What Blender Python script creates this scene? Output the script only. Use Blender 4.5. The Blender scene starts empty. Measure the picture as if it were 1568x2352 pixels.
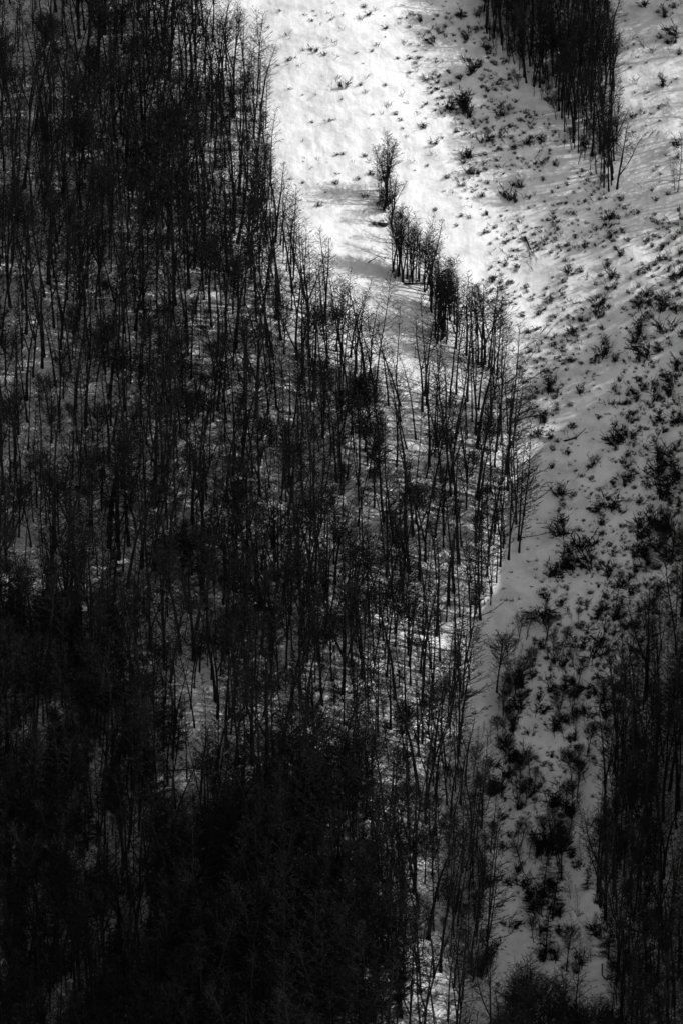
import bpy, math, random
import numpy as np
from mathutils import Vector, Euler, Matrix

# ------------------------------------------------------------------ camera, sky, sun, exposure
sc = bpy.context.scene
R = math.radians
CAM_D, PITCH = 900.0, R(10)
CAM = np.array([0.0, -CAM_D * math.cos(PITCH), CAM_D * math.sin(PITCH)])
FPX = 1176.0 / (105.0 / 900.0)            # focal length in units of a 1568 x 2352 frame
cd = bpy.data.cameras.new('camera'); cam = bpy.data.objects.new('camera', cd)
sc.collection.objects.link(cam); sc.camera = cam
cam.location = CAM; cam.rotation_euler = (R(90) - PITCH, 0, 0)
cd.sensor_fit = 'VERTICAL'; cd.sensor_height = 36; cd.lens = 36 / (2 * 105.0 / 900.0)
cd.clip_start = 1; cd.clip_end = 6000

SUN_TO = Vector((0.82, 0.10, 0.555)).normalized()      # direction towards the sun
sun_el = math.asin(SUN_TO.z); sun_az = math.atan2(SUN_TO.x, SUN_TO.y)
w = bpy.data.worlds.new('World'); sc.world = w; w.use_nodes = True
nt = w.node_tree; nt.nodes.clear()
sky = nt.nodes.new('ShaderNodeTexSky'); sky.sky_type = 'NISHITA'; sky.sun_disc = False
sky.sun_elevation = sun_el; sky.sun_rotation = sun_az; sky.altitude = 1200
bw = nt.nodes.new('ShaderNodeRGBToBW'); bg = nt.nodes.new('ShaderNodeBackground'); wo = nt.nodes.new('ShaderNodeOutputWorld')
bg.inputs['Strength'].default_value = 0.12
nt.links.new(sky.outputs[0], bw.inputs[0]); nt.links.new(bw.outputs[0], bg.inputs['Color']); nt.links.new(bg.outputs[0], wo.inputs[0])
sl = bpy.data.lights.new('sun', 'SUN'); sl.energy = 3.1; sl.angle = R(0.53); sl.color = (1, 1, 1)
so = bpy.data.objects.new('sun', sl); sc.collection.objects.link(so)
so.rotation_euler = SUN_TO.to_track_quat('Z', 'Y').to_euler(); so.location = (300, 0, 300)
sc.view_settings.view_transform = 'Standard'; sc.view_settings.look = 'None'
sc.view_settings.gamma = 1; sc.view_settings.use_curve_mapping = False
sc.view_settings.exposure = 0.48
sc.render.engine = 'CYCLES'; sc.cycles.use_light_tree = False
sc.cycles.max_bounces = 2; sc.cycles.diffuse_bounces = 2; sc.cycles.use_adaptive_sampling = True; sc.cycles.adaptive_threshold = 0.04; sc.cycles.glossy_bounces = 1
sc.cycles.use_denoising = True; sc.cycles.denoiser = 'OPENIMAGEDENOISE'; sc.cycles.denoising_prefilter = 'ACCURATE'

# ------------------------------------------------------------------ materials
def mat(name, build):
    m = bpy.data.materials.new(name); m.use_nodes = True
    t = m.node_tree; b = t.nodes['Principled BSDF']; build(t, b); return m
def noise(t, scale, detail=3, coord='Object', vscale=None, rough=0.5):
    tc = t.nodes.new('ShaderNodeTexCoord'); n = t.nodes.new('ShaderNodeTexNoise')
    n.inputs['Scale'].default_value = scale; n.inputs['Detail'].default_value = detail; n.inputs['Roughness'].default_value = rough
    if vscale:
        mp = t.nodes.new('ShaderNodeMapping'); mp.inputs['Scale'].default_value = vscale
        t.links.new(tc.outputs[coord], mp.inputs[0]); t.links.new(mp.outputs[0], n.inputs['Vector'])
    else:
        t.links.new(tc.outputs[coord], n.inputs['Vector'])
    return n
def ramp(t, src, a, b, p0=0.3, p1=0.7):
    r = t.nodes.new('ShaderNodeValToRGB'); r.color_ramp.elements[0].position = p0; r.color_ramp.elements[1].position = p1
    r.color_ramp.elements[0].color = (a, a, a, 1); r.color_ramp.elements[1].color = (b, b, b, 1)
    t.links.new(src, r.inputs[0]); return r
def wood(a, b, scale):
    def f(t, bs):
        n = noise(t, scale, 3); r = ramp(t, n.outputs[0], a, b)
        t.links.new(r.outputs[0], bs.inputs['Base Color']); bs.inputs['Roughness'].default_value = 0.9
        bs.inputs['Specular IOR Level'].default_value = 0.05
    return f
def snow(t, bs):
    n = noise(t, 0.22, 6, rough=.65); r = ramp(t, n.outputs[0], 0.66, 0.87, .36, .56)
    t.links.new(r.outputs[0], bs.inputs['Base Color']); bs.inputs['Roughness'].default_value = 0.7
    bs.inputs['Specular IOR Level'].default_value = 0.15
    n1 = noise(t, 1.0, 5, vscale=(1.2, 0.25, 0.25)); n2 = noise(t, 0.9, 4); n3 = noise(t, 0.16, 3)
    prev = None
    for n_, st, di in ((n3, 0.6, 1.3), (n1, 0.5, 0.16), (n2, 0.4, 0.08)):
        bp = t.nodes.new('ShaderNodeBump'); bp.inputs['Strength'].default_value = st; bp.inputs['Distance'].default_value = di
        t.links.new(n_.outputs[0], bp.inputs['Height'])
        if prev: t.links.new(prev.outputs[0], bp.inputs['Normal'])
        prev = bp
    t.links.new(prev.outputs[0], bs.inputs['Normal'])
M = {
    'snow': mat('snow', snow),
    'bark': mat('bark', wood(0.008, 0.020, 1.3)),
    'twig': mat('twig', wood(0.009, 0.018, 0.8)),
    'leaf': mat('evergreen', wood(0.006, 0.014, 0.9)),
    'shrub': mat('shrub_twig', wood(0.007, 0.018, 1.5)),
    'rock': mat('rock', wood(0.02, 0.06, 2.0)),
}

# ------------------------------------------------------------------ terrain
def vnoise(x, y, seed=0):
    x = np.asarray(x, float); y = np.asarray(y, float)
    ix = np.floor(x).astype(np.int64); iy = np.floor(y).astype(np.int64)
    fx = x - ix; fy = y - iy; fx = fx * fx * (3 - 2 * fx); fy = fy * fy * (3 - 2 * fy)
    def h(a, b):
        n = (a * 374761393 + b * 668265263 + seed * 974711) & 0x7fffffff
        n = ((n ^ (n >> 13)) * 1274126177) & 0x7fffffff
        return ((n ^ (n >> 16)) & 0xffff) / 65535.0
    return (h(ix, iy) * (1 - fx) + h(ix + 1, iy) * fx) * (1 - fy) + (h(ix, iy + 1) * (1 - fx) + h(ix + 1, iy + 1) * fx) * fy
def sstep(a, b, x):
    t = np.clip((x - a) / (b - a), 0, 1); return t * t * (3 - 2 * t)
GY = np.array([-400, -111, -87, -59, -21, 17, 60, 111, 400.]); GX = np.array([33, 33, 35, 28, 36, 46, 38, 36, 36.])
def splus(x, k): return k * np.logaddexp(0, x / k)
def height(x, y):
    x = np.asarray(x, float); y = np.asarray(y, float)
    base = 0.78 * np.where(y > -190, y, -190) + 0
    base = base - 0.25 * splus(y - 260, 40) - 0.0 * y
    fade = sstep(-420, -190, y)
    g = np.interp(y, GY, GX)
    g = (np.interp(y - 12, GY, GX) + g + np.interp(y + 12, GY, GX)) / 3
    q = x - g
    up = sstep(10, 75, y)                                     # 1 in the upper part of the slope
    low = 1 - sstep(-100, -55, y)                              # 1 at the foot
    left = splus(-q - 2, 4)
    zl = 0.43 * (left - splus(left - 58, 14)) * (1 - 0.42 * up)
    zl = zl + 0.12 * splus(left - 60, 10) * (1 - low)
    zl = zl - low * 0.85 * splus(left - 36, 7)
    right = splus(q - 3, 4)
    zr = right * (0.36 * (1 - up) + 0.08 * up)
    rid = splus(x - 78, 6)  # unseen ridge added right of the frame, crest shaped to shade the gully
    crest = 47.5 + 8.5 * (1 - sstep(-32, 5, y)) + 7 * (vnoise(y / 9, y * 0, 8) - .5) + 5 * (vnoise(y / 31, y * 0, 7) - .5)
    zr = zr + np.where(rid < crest, rid, 2 * crest - rid).clip(-40, None) * (0.62 * (1 - sstep(8, 80, y)))
    und = (vnoise(x / 23, y / 23, 1) - .5) * 2.6 + (vnoise(x / 9, y / 11, 2) - .5) * 1.0 + (vnoise(x / 4.5, y / 3, 5) - .5) * .35
    fine = (vnoise(x / 2.6, y / 5.5, 3) - .5) * 0.20 + (vnoise(x / 1.1, y / 1.5, 4) - .5) * 0.05
    fur = 0
    for x0, y0, k, a, wd in ((-8.0, 84, -.30, .16, .55), (-4.5, 70, -.22, .12, .5), (8, 60, -.1, .14, .7), (-2, 95, -.38, .10, .6), (14, 70, .05, .12, .8)):
        xc = x0 + k * (y - y0) + 1.2 * np.sin(y / 7.0 + x0); fur = fur - a * np.exp(-((x - xc) / wd) ** 2) * sstep(y0 - 34, y0 - 20, y) * (1 - sstep(y0 + 8, y0 + 22, y))
    base = base + fur
    return base + fade * (zl + zr) + (und + fine) * np.clip(fade + .1, 0, 1)

def axis_vals(lo, hi, flo, fhi, fine, coarse):
    a = list(np.arange(flo, fhi, fine)); v = a[-1]; s = fine
    while v < hi: s = min(s * 1.25, coarse); v += s; a.append(v)
    v = a[0]; s = fine; pre = []
    while v > lo: s = min(s * 1.25, coarse); v -= s; pre.append(v)
    return np.array(pre[::-1] + a)
def build_ground():
    xs = axis_vals(-900, 900, -80, 90, 0.6, 40); ys = axis_vals(-1400, 700, -135, 135, 0.75, 40)
    X, Y = np.meshgrid(xs, ys); Z = height(X, Y)
    co = np.stack([X, Y, Z], -1).reshape(-1, 3)
    nx, ny = len(xs), len(ys); i = np.arange(nx * ny).reshape(ny, nx)
    q = np.stack([i[:-1, :-1], i[:-1, 1:], i[1:, 1:], i[1:, :-1]], -1).reshape(-1, 4)
    me = bpy.data.meshes.new('snow_slope'); me.vertices.add(len(co)); me.vertices.foreach_set('co', co.ravel())
    me.loops.add(q.size); me.loops.foreach_set('vertex_index', q.ravel())
    me.polygons.add(len(q)); me.polygons.foreach_set('loop_start', np.arange(len(q)) * 4); me.polygons.foreach_set('loop_total', np.full(len(q), 4))
    me.polygons.foreach_set('use_smooth', np.ones(len(q), bool))
    me.update(calc_edges=True); me.materials.append(M['snow'])
    o = bpy.data.objects.new('snow_slope', me); sc.collection.objects.link(o)
    o['kind'] = 'structure'; o['label'] = 'steep snow covered mountainside with a shaded gully'; return o
build_ground()

FWD = np.array([0, math.cos(PITCH), -math.sin(PITCH)]); UPV = np.array([0, math.sin(PITCH), math.cos(PITCH)])
def ground_at(u, v):
    """the point of the slope that is seen at (u, v) of a 1568 x 2352 frame"""
    d = FWD + np.array([1, 0, 0]) * ((u - 784) / FPX) + UPV * ((1176 - v) / FPX)
    t = np.arange(680, 1300, 1.0); P = CAM + t[:, None] * d
    f = P[:, 2] - height(P[:, 0], P[:, 1])
    k = np.argmax(f < 0)
    if f[k] >= 0: return None
    a, b = t[k - 1], t[k]
    for _ in range(14):
        m = (a + b) / 2; p = CAM + m * d
        if p[2] - height(p[0], p[1]) < 0: b = m
        else: a = m
    p = CAM + b * d; return p
def project(P):
    d = P - CAM; z = d @ FWD
    return np.stack([784 + FPX * d[..., 0] / z, 1176 - FPX * (d @ UPV) / z], -1)

# ------------------------------------------------------------------ mesh helpers
class MB:
    def __init__(s): s.v = []; s.f = []
    def tube(s, pts, rad, n=3):
        base = len(s.v); k = len(pts)
        for j in range(k):
            d = (pts[min(j + 1, k - 1)] - pts[max(j - 1, 0)])
            l = math.sqrt(d[0] ** 2 + d[1] ** 2 + d[2] ** 2) or 1; d = d / l
            a = np.array([d[2], 0, -d[0]]) if abs(d[1]) > .7 else np.array([-d[1], d[0], 0.]) if abs(d[2]) < .9 else np.array([0, -d[2], d[1]])
            a = a / (math.sqrt(a @ a) or 1)
            b = np.array([d[1] * a[2] - d[2] * a[1], d[2] * a[0] - d[0] * a[2], d[0] * a[1] - d[1] * a[0]])
            for q in range(n):
                th = 2 * math.pi * q / n
                s.v.append(pts[j] + rad[j] * (math.cos(th) * a + math.sin(th) * b))
        for j in range(k - 1):
            for q in range(n):
                q2 = (q + 1) % n
                s.f.append((base + j * n + q, base + j * n + q2, base + (j + 1) * n + q2, base + (j + 1) * n + q))
        if n > 4: s.f.append(tuple(base + (k - 1) * n + q for q in range(n)))
    def sliver(s, p, q, w, side):
        b = len(s.v); s.v += [p - side * w, p + side * w, q + side * w * .5, q - side * w * .5]; s.f.append((b, b + 1, b + 2, b + 3))
    def leaf(s, c, a, b):
        k = len(s.v); s.v += [c - a, c - b * .8, c + a, c + b]; s.f.append((k, k + 1, k + 2, k + 3))
    def mesh(s, name, m, smooth=True):
        me = bpy.data.meshes.new(name); me.from_pydata([tuple(p) for p in s.v], [], s.f); me.materials.append(m)
        if smooth: me.polygons.foreach_set('use_smooth', np.ones(len(me.polygons), bool))
        me.update(); return me
def unit(v): return v / (math.sqrt(v @ v) or 1)

# ------------------------------------------------------------------ plant prototypes (meshes only)
def bent(rng, p, d, L, k, up, wob):
    pts = [p]; d = unit(d)
    for j in range(k):
        d = unit(d + np.array([rng.gauss(0, wob), rng.gauss(0, wob), up + rng.gauss(0, wob * .6)])); p = p + d * (L / k); pts.append(p)
    return pts
def spray(rng, mb, pts, r, dens, tw):
    """side shoots and twigs on one branch"""
    k = len(pts) - 1; L = sum(math.dist(pts[j], pts[j + 1]) for j in range(k))
    n = max(3, int(L * dens)); side = 1
    for j in range(n):
        t = 0.16 + 0.82 * (j + rng.random()) / n; x = t * k; i = min(int(x), k - 1); f = x - i
        p = pts[i] * (1 - f) + pts[i + 1] * f; d = unit(pts[i + 1] - pts[i])
        s = unit(np.cross(d, [0, 0, 1.0]) + np.array([0, 0, rng.gauss(0.15, .35)])); side = -side
        dd = unit(d * rng.uniform(.5, 1.1) + side * s * rng.uniform(.6, 1.2) + np.array([0, 0, rng.uniform(-.1, .3)]))
        l2 = (0.25 + 0.38 * L * (1 - t * .75)) * rng.uniform(.55, 1.2)
        q = bent(rng, p, dd, l2, 2, .05, .12)
        mb.tube(q, [max(.028, r * .6), max(.022, r * .45), .012], 3)
        m = max(1, int(l2 * tw * .27))
        for a in range(m):
            tt = .15 + .85 * (a + rng.random()) / m; pp = q[0] * (1 - tt) + q[2] * tt if tt > .5 else q[0] * (1 - 2 * tt) + q[1] * 2 * tt
            d3 = unit(dd + np.array([rng.gauss(0, .7), rng.gauss(0, .7), rng.gauss(.08, .3)])); l3 = rng.uniform(.35, .95)
            e = pp + d3 * l3; mb.sliver(pp, e, rng.uniform(.04, .075), unit(np.array([rng.gauss(0, 1), rng.gauss(0, .5), rng.gauss(0, 1)])))
def beech(seed, h=18, r0=.17, cb=.38, spread=3.0, asym=0.0, forks=1, nbr=34, dens=2.6, tw=5.0, wob=.035, lean=0.0, rise=.75):
    """bare broadleaf tree: returns trunk and crown meshes; asym pushes the crown towards +x"""
    rng = random.Random(seed); T = MB(); C = MB()
    K = 9; p = np.array([0, 0, -.6]); d = unit(np.array([lean, 0, 1.0])); fk = rng.uniform(.3, .55)
    pts = [p]
    for j in range(K):
        d = unit(d + np.array([rng.gauss(0, wob), rng.gauss(0, wob), .02])); p = p + d * ((h + .6) / K); pts.append(p)
    rad = [r0 * (1.35 if j == 0 else 1) * (1 - (j / K) * .86) + .012 for j in range(K + 1)]
    T.tube(pts, rad, 7); stems = [(pts, rad, cb)]
    for f in range(forks - 1):
        i = max(2, min(K - 3, int(K * rng.uniform(.18, .55)))); a = rng.uniform(0, 2 * math.pi)
        q = bent(rng, pts[i], np.array([math.cos(a) * .45 + asym * .3, math.sin(a) * .45, 1]), h * (1 - i / K) * rng.uniform(.8, 1.0), 6, .10, .06)
        rr = [rad[i] * .75 * (1 - j / 6 * .86) + .012 for j in range(7)]; T.tube(q, rr, 6); stems.append((q, rr, .25 if i > 3 else .35))
    per = max(10, int(nbr / (0.55 + .45 * len(stems))))
    for pts_, rad_, c0 in stems:
        K_ = len(pts_) - 1; az = rng.uniform(0, 6.28)
        for b in range(per):
            t = c0 + (1 - c0) * ((b + rng.random()) / per) ** .9 * .985; x = t * K_; i = min(int(x), K_ - 1); f = x - i
            p = pts_[i] * (1 - f) + pts_[i + 1] * f; az += 2.4 + rng.gauss(0, .5); tt = (t - c0) / (1 - c0)
            prof = (min(1, .45 + 1.6 * tt)) * (1 - tt) ** .55 + .14
            a = np.array([math.cos(az), math.sin(az), 0.]); L = spread * prof * rng.uniform(.6, 1.25) * (1 + asym * a[0])
            if L < .5: L = .5
            el = rng.uniform(.35, .95) * rise + tt * .7
            q = bent(rng, p, a + np.array([asym * .35, 0, el]), L, 4, .08, .09)
            r = max(.016, min(rad_[i] * .5, .011 * L + .008)); C.tube(q, [r, r * .8, r * .6, r * .42, .007], 4)
            spray(rng, C, q, r, dens, tw)
        for b in range(5):                                     # a few thin epicormic twigs on the lower bole
            t = rng.uniform(.12, c0); x = t * K_; i = min(int(x), K_ - 1); f = x - i; p = pts_[i] * (1 - f) + pts_[i + 1] * f
            a = rng.uniform(0, 6.28); q = bent(rng, p, np.array([math.cos(a), math.sin(a), .3]), rng.uniform(.5, 1.6), 2, .1, .15)
            C.tube(q, [.016, .012, .006], 3); spray(rng, C, q, .014, 2.5, 3)
    return T, C
def evergreen(seed, h=9, spread=2.6):
    rng = random.Random(seed); T = MB(); C = MB(); K = 6
    pts = bent(rng, np.array([0, 0, -.4]), np.array([0, 0, 1.]), h + .4, K, .1, .03)
    T.tube(pts, [.16 * (1 - j / K * .9) + .015 for j in range(K + 1)], 7); n = int(h * 7)
    for b in range(n):
        t = .08 + .9 * (b + rng.random()) / n; x = t * K; i = min(int(x), K - 1); p = pts[i] * (1 - x + i) + pts[i + 1] * (x - i)
        a = rng.uniform(0, 6.28); L = spread * ((1 - t) ** .7 * .95 + .12) * rng.uniform(.55, 1.2)
        q = bent(rng, p, np.array([math.cos(a), math.sin(a), .25]), L, 4, -.06, .1); T.tube(q, [.03, .025, .02, .014, .006], 3)
        for k in range(int(14 + L * 26)):
            tt = rng.uniform(.12, 1.03); x2 = min(tt, .999) * 4; ii = int(x2); c = q[ii] * (1 - x2 + ii) + q[ii + 1] * (x2 - ii)
            c = c + np.array([rng.gauss(0, .22), rng.gauss(0, .22), rng.gauss(-.05, .16)]); s = rng.uniform(.07, .19)
            C.leaf(c, unit(np.array([rng.gauss(0, 1), rng.gauss(0, 1), rng.gauss(0, .6)])) * s, unit(np.array([rng.gauss(0, 1), rng.gauss(0, 1), rng.gauss(0, .6)])) * s * .5)
    return T, C
def shrub(seed, h=2.2, wd=1.0, blobs=11, per=46):
    """ragged shrub: a few crooked stems carrying uneven clumps of small dark leaves and dead shoots"""
    rng = random.Random(seed); T = MB(); C = MB(); tips = []; ax = rng.uniform(-.25, .25)
    for b in range(rng.randint(6, 9)):
        a = rng.uniform(0, 6.28); o = rng.random() ** .7; L = h * rng.uniform(.45, 1.05)
        q = bent(rng, np.array([math.cos(a) * o * .45 * wd, math.sin(a) * o * .45 * wd, -.3]), np.array([math.cos(a) * o * wd * .55 + ax, math.sin(a) * o * wd * .5, 1.]), L, 4, .02, .2)
        T.tube(q, [.045, .038, .03, .02, .008], 4); spray(rng, T, q, .022, 3.6, 6); tips += [q[1], q[2], q[2], q[3], q[4]]
    for b in range(blobs):
        c0 = tips[rng.randrange(len(tips))] + np.array([rng.gauss(0, .16), rng.gauss(0, .16), rng.gauss(0, .12)]); sg = rng.uniform(.09, .26)
        for k in range(int(per * rng.uniform(.5, 1.5))):
            c = c0 + np.array([rng.gauss(0, sg), rng.gauss(0, sg), rng.gauss(0, sg * .8)])
            if c[2] < .02: continue
            z = rng.uniform(.045, .125)
            C.leaf(c, unit(np.array([rng.gauss(0, 1), rng.gauss(0, 1), rng.gauss(0, 1)])) * z, unit(np.array([rng.gauss(0, 1), rng.gauss(0, 1), rng.gauss(0, 1)])) * z * .6)
    return T, C
def sapling(seed, h=1.6, n=3, bend=.18):
    rng = random.Random(seed); T = MB(); C = MB(); sd = rng.choice((-1, 1))
    for b in range(n):
        q = bent(rng, np.array([rng.gauss(0, .06), rng.gauss(0, .06), -.2]), np.array([sd * rng.uniform(-.3, .9), rng.gauss(0, .3), 1]), h * rng.uniform(.6, 1.1), 5, -.04, bend)
        T.tube(q, [.045, .04, .033, .026, .018, .008], 4); spray(rng, C, q[1:], .022, 3.0, 3.5)
    return T, C
def tuft(seed):
    rng = random.Random(seed); T = MB(); C = MB()
    for b in range(7):
        a = rng.uniform(0, 6.28); q = bent(rng, np.array([0, 0, -.1]), np.array([math.cos(a), math.sin(a), rng.uniform(.5, 1.2)]), rng.uniform(.35, .8), 3, 0, .2)
        T.tube(q, [.03, .025, .018, .008], 3); spray(rng, C, q, .016, 4, 3)
    return T, C

PROTO = {}
def proto(key, tc, m1, m2, n1='trunk', n2='crown'):
    T, C = tc
    tm = T.mesh(key + '_' + n1, M[m1]); cm = C.mesh(key + '_' + n2, M[m2], False) if C.f else None
    PROTO[key] = (tm, cm, n1, n2, T, C, m1, m2)
rngp = random.Random(5)
THIN = []; BEECH = []; EDGE = []; WIDE = []; SLIM = []
for i in range(7):
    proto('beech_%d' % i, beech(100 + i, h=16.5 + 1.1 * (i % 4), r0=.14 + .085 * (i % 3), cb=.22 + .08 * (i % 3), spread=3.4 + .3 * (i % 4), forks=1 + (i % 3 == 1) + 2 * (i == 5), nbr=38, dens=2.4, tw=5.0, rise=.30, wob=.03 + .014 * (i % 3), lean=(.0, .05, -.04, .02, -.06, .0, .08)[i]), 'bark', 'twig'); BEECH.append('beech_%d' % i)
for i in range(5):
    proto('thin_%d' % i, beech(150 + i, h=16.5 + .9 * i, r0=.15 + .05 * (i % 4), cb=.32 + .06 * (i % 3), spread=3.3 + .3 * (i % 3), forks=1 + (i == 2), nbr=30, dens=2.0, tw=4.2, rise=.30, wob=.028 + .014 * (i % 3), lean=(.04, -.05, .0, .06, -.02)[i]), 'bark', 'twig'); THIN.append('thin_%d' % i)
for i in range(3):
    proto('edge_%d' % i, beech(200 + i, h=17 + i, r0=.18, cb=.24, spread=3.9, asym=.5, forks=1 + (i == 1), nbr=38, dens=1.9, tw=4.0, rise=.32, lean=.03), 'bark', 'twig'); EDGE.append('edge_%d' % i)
for i in range(2):
    proto('wide_%d' % i, beech(300 + i, h=12 + i * 2, r0=.2, cb=.3, spread=4.6, forks=3, nbr=46, dens=3.0, rise=.6), 'bark', 'twig'); WIDE.append('wide_%d' % i)
for i in range(3):
    proto('slim_%d' % i, beech(400 + i, h=9 + 2 * i, r0=.095, cb=.26, spread=2.1, forks=1, nbr=32, dens=2.6, wob=.05), 'bark', 'twig'); SLIM.append('slim_%d' % i)
EVER = []
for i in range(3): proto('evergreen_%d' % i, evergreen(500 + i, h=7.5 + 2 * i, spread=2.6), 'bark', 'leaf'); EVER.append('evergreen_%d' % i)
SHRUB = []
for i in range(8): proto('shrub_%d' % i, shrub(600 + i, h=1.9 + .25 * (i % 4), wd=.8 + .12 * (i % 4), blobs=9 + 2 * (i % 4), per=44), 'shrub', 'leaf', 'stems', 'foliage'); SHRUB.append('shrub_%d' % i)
LOW = []
for i in range(4): proto('bushlet_%d' % i, shrub(650 + i, h=1.2, wd=.9, blobs=5 + i, per=40), 'shrub', 'leaf', 'stems', 'foliage'); LOW.append('bushlet_%d' % i)
SAP = []
for i in range(5): proto('sapling_%d' % i, sapling(700 + i, h=1.7, n=2 + i % 3), 'shrub', 'shrub', 'stem', 'twigs'); SAP.append('sapling_%d' % i)
TUFT = []
for i in range(3): proto('tuft_%d' % i, tuft(800 + i), 'shrub', 'shrub', 'stem', 'twigs'); TUFT.append('tuft_%d' % i)
PK = list(PROTO)

# ------------------------------------------------------------------ layout
def poly_in(poly, u, v):
    c = np.zeros(len(u), bool); n = len(poly); j = n - 1
    for i in range(n):
        (xi, yi), (xj, yj) = poly[i], poly[j]
        c ^= ((yi > v) != (yj > v)) & (u < (xj - xi) * (v - yi) / (yj - yi + 1e-9) + xi); j = i
    return c
def scatter(n, spacing, dens, seed, box):
    """dart throwing on the slope; dens(u, v) gives the chance that a plant stands there"""
    rs = np.random.RandomState(seed); x = rs.uniform(box[0], box[1], n); y = rs.uniform(box[2], box[3], n); z = height(x, y)
    P = np.stack([x, y, z], -1); uv = project(P); keep = rs.rand(n) < dens(uv[:, 0], uv[:, 1], x, y)
    P = P[keep]; uv = uv[keep]; cell = {}; out = []
    for i in range(len(P)):
        k = (int(P[i, 0] // spacing), int(P[i, 1] // spacing)); ok = True
        for a in (-1, 0, 1):
            for b in (-1, 0, 1):
                for j in cell.get((k[0] + a, k[1] + b), ()):
                    if (P[i, 0] - P[j, 0]) ** 2 + (P[i, 1] - P[j, 1]) ** 2 < spacing ** 2: ok = False
        if ok: cell.setdefault(k, []).append(i); out.append(i)
    return P[out], uv[out]
EDGE_LINE = [(470, 60), (500, 120), (585, 200), (622, 300), (618, 440), (640, 520), (690, 620), (745, 710), (775, 790), (860, 870), (1000, 905), (1140, 900), (1168, 960), (1186, 1050), (1198, 1200), (1168, 1300), (1122, 1400), (1080, 1480), (1068, 1600), (1062, 1700), (1075, 1800), (1100, 1900), (1112, 2000), (1118, 2100), (1112, 2200), (1080, 2350), (1090, 2700)]
LEFT = EDGE_LINE + [(-500, 2700), (-500, -200), (470, -200)]
GROVE = [(1105, -150), (1110, 70), (1150, 120), (1200, 190), (1270, 225), (1295, 310), (1340, 370), (1390, 440), (1418, 440), (1420, 330), (1408, 200), (1395, 100), (1400, -150)]
RIGHT = [(1900, 1250), (1568, 1380), (1490, 1520), (1420, 1700), (1375, 1850), (1365, 2050), (1390, 2200), (1420, 2352), (1460, 2700), (2300, 2700), (2300, 1100)]
BOTTOM = [(1120, 2400), (1200, 2385), (1420, 2395), (1470, 2700), (1090, 2700)]
GAPS = [(120, 250, 90, 80), (60, 90, 90, 70), (330, 500, 80, 50), (420, 180, 60, 50), (250, 380, 60, 60), (200, 935, 90, 60), (330, 800, 70, 60), (190, 1090, 70, 80), (385, 1680, 60, 90), (830, 1230, 110, 80), (980, 1400, 110, 60), (1010, 1640, 50, 100), (60, 1380, 80, 50), (390, 870, 60, 50), (420, 1770, 70, 40),
        (540, 740, 60, 60), (250, 640, 70, 40), (900, 880, 60, 30), (1000, 1880, 60, 60), (950, 1980, 60, 50), (1010, 2280, 90, 80), (600, 850, 60, 40), (120, 700, 60, 50), (400, 1990, 60, 50), (700, 640, 50, 60), (800, 830, 60, 50)]
DARK = [(470, 330, 110, 90), (770, 1060, 90, 110), (420, 1330, 180, 130), (680, 1480, 170, 110), (760, 1830, 120, 110), (120, 1790, 200, 240), (90, 1960, 220, 160), (600, 2150, 420, 260), (740, 1620, 80, 60), (300, 1200, 130, 80)]
THICK = [(420, 2260, 420, 330), (40, 1800, 300, 360), (60, 2150, 320, 360), (-20, 1960, 140, 200), (720, 1900, 110, 90), (640, 2250, 220, 260)]
LIGHT = [(1020, 1130, 210, 300), (1000, 1480, 120, 260), (850, 830, 170, 120), (680, 680, 90, 160), (540, 350, 80, 260), (250, 870, 150, 110), (380, 1680, 160, 140), (980, 1920, 70, 80), (1000, 2280, 80, 80), (60, 1000, 80, 300), (560, 780, 140, 90), (70, 170, 130, 170), (30, 420, 90, 150)]
def ell(u, v, L, p=2.0):
    m = np.zeros(len(u))
    for a, b, ra, rb in L: m = np.maximum(m, np.clip(1.3 - (((u - a) / ra) ** 2 + ((v - b) / rb) ** 2) ** .5, 0, 1))
    return m
def d_left(u, v, x, y):
    u = u + 46 * (vnoise(y / 4.2, y * 0 + 3.3, 14) - .5) * (v > 880) + 30 * (vnoise(y / 1.9, y * 0, 15) - .5)
    d = poly_in(LEFT, u, v) * np.where(.4 * vnoise(x / 6, y / 8, 11) + .6 * vnoise(x / 2.6, y / 3.4, 12) > .44, 1, .34) * (u > -150) * (v < 2520)
    d = d * (1 - .62 * np.minimum(1, 1.2 * ell(u, v, GAPS))); return np.clip(d * (1 + 1.2 * ell(u, v, DARK)) * (1 - .25 * (ell(u, v, LIGHT) > .3)), 0, 1)
LEFT_P, LEFT_UV = scatter(24000, 2.1, d_left, 21, (-105, 45, -150, 125))
DENSE_P, DENSE_UV = scatter(14000, 1.5, lambda u, v, x, y: poly_in(LEFT, u, v) * np.clip(1.3 * ell(u, v, THICK), 0, .8), 26, (-105, 35, -150, 40))
GROVE_P, GROVE_UV = scatter(12000, 1.4, lambda u, v, x, y: poly_in(GROVE, u, v) * np.where((vnoise(x / 5, y / 5, 61) > .36) | (v < 130), .98, .35), 22, (15, 80, 20, 150))
RIGHT_P, RIGHT_UV = scatter(12000, 1.9, lambda u, v, x, y: poly_in(RIGHT, u, v) * (u < 1680) * (v < 2520), 23, (40, 130, -150, 30))
BOT_P, BOT_UV = scatter(4000, 2.2, lambda u, v, x, y: poly_in(BOTTOM, u, v) * .8, 24, (20, 70, -160, -90))
YNG_P, YNG_UV = scatter(2500, 1.6, lambda u, v, x, y: poly_in([(1568, 950), (1480, 1250), (1400, 1480), (1320, 1650), (1300, 1850), (1310, 2250), (1480, 2300), (1500, 1700), (1640, 1400), (1640, 950)], u, v) * .8 * (vnoise(x / 5, y / 6, 71) > .4), 28, (40, 90, -120, 40))
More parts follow.
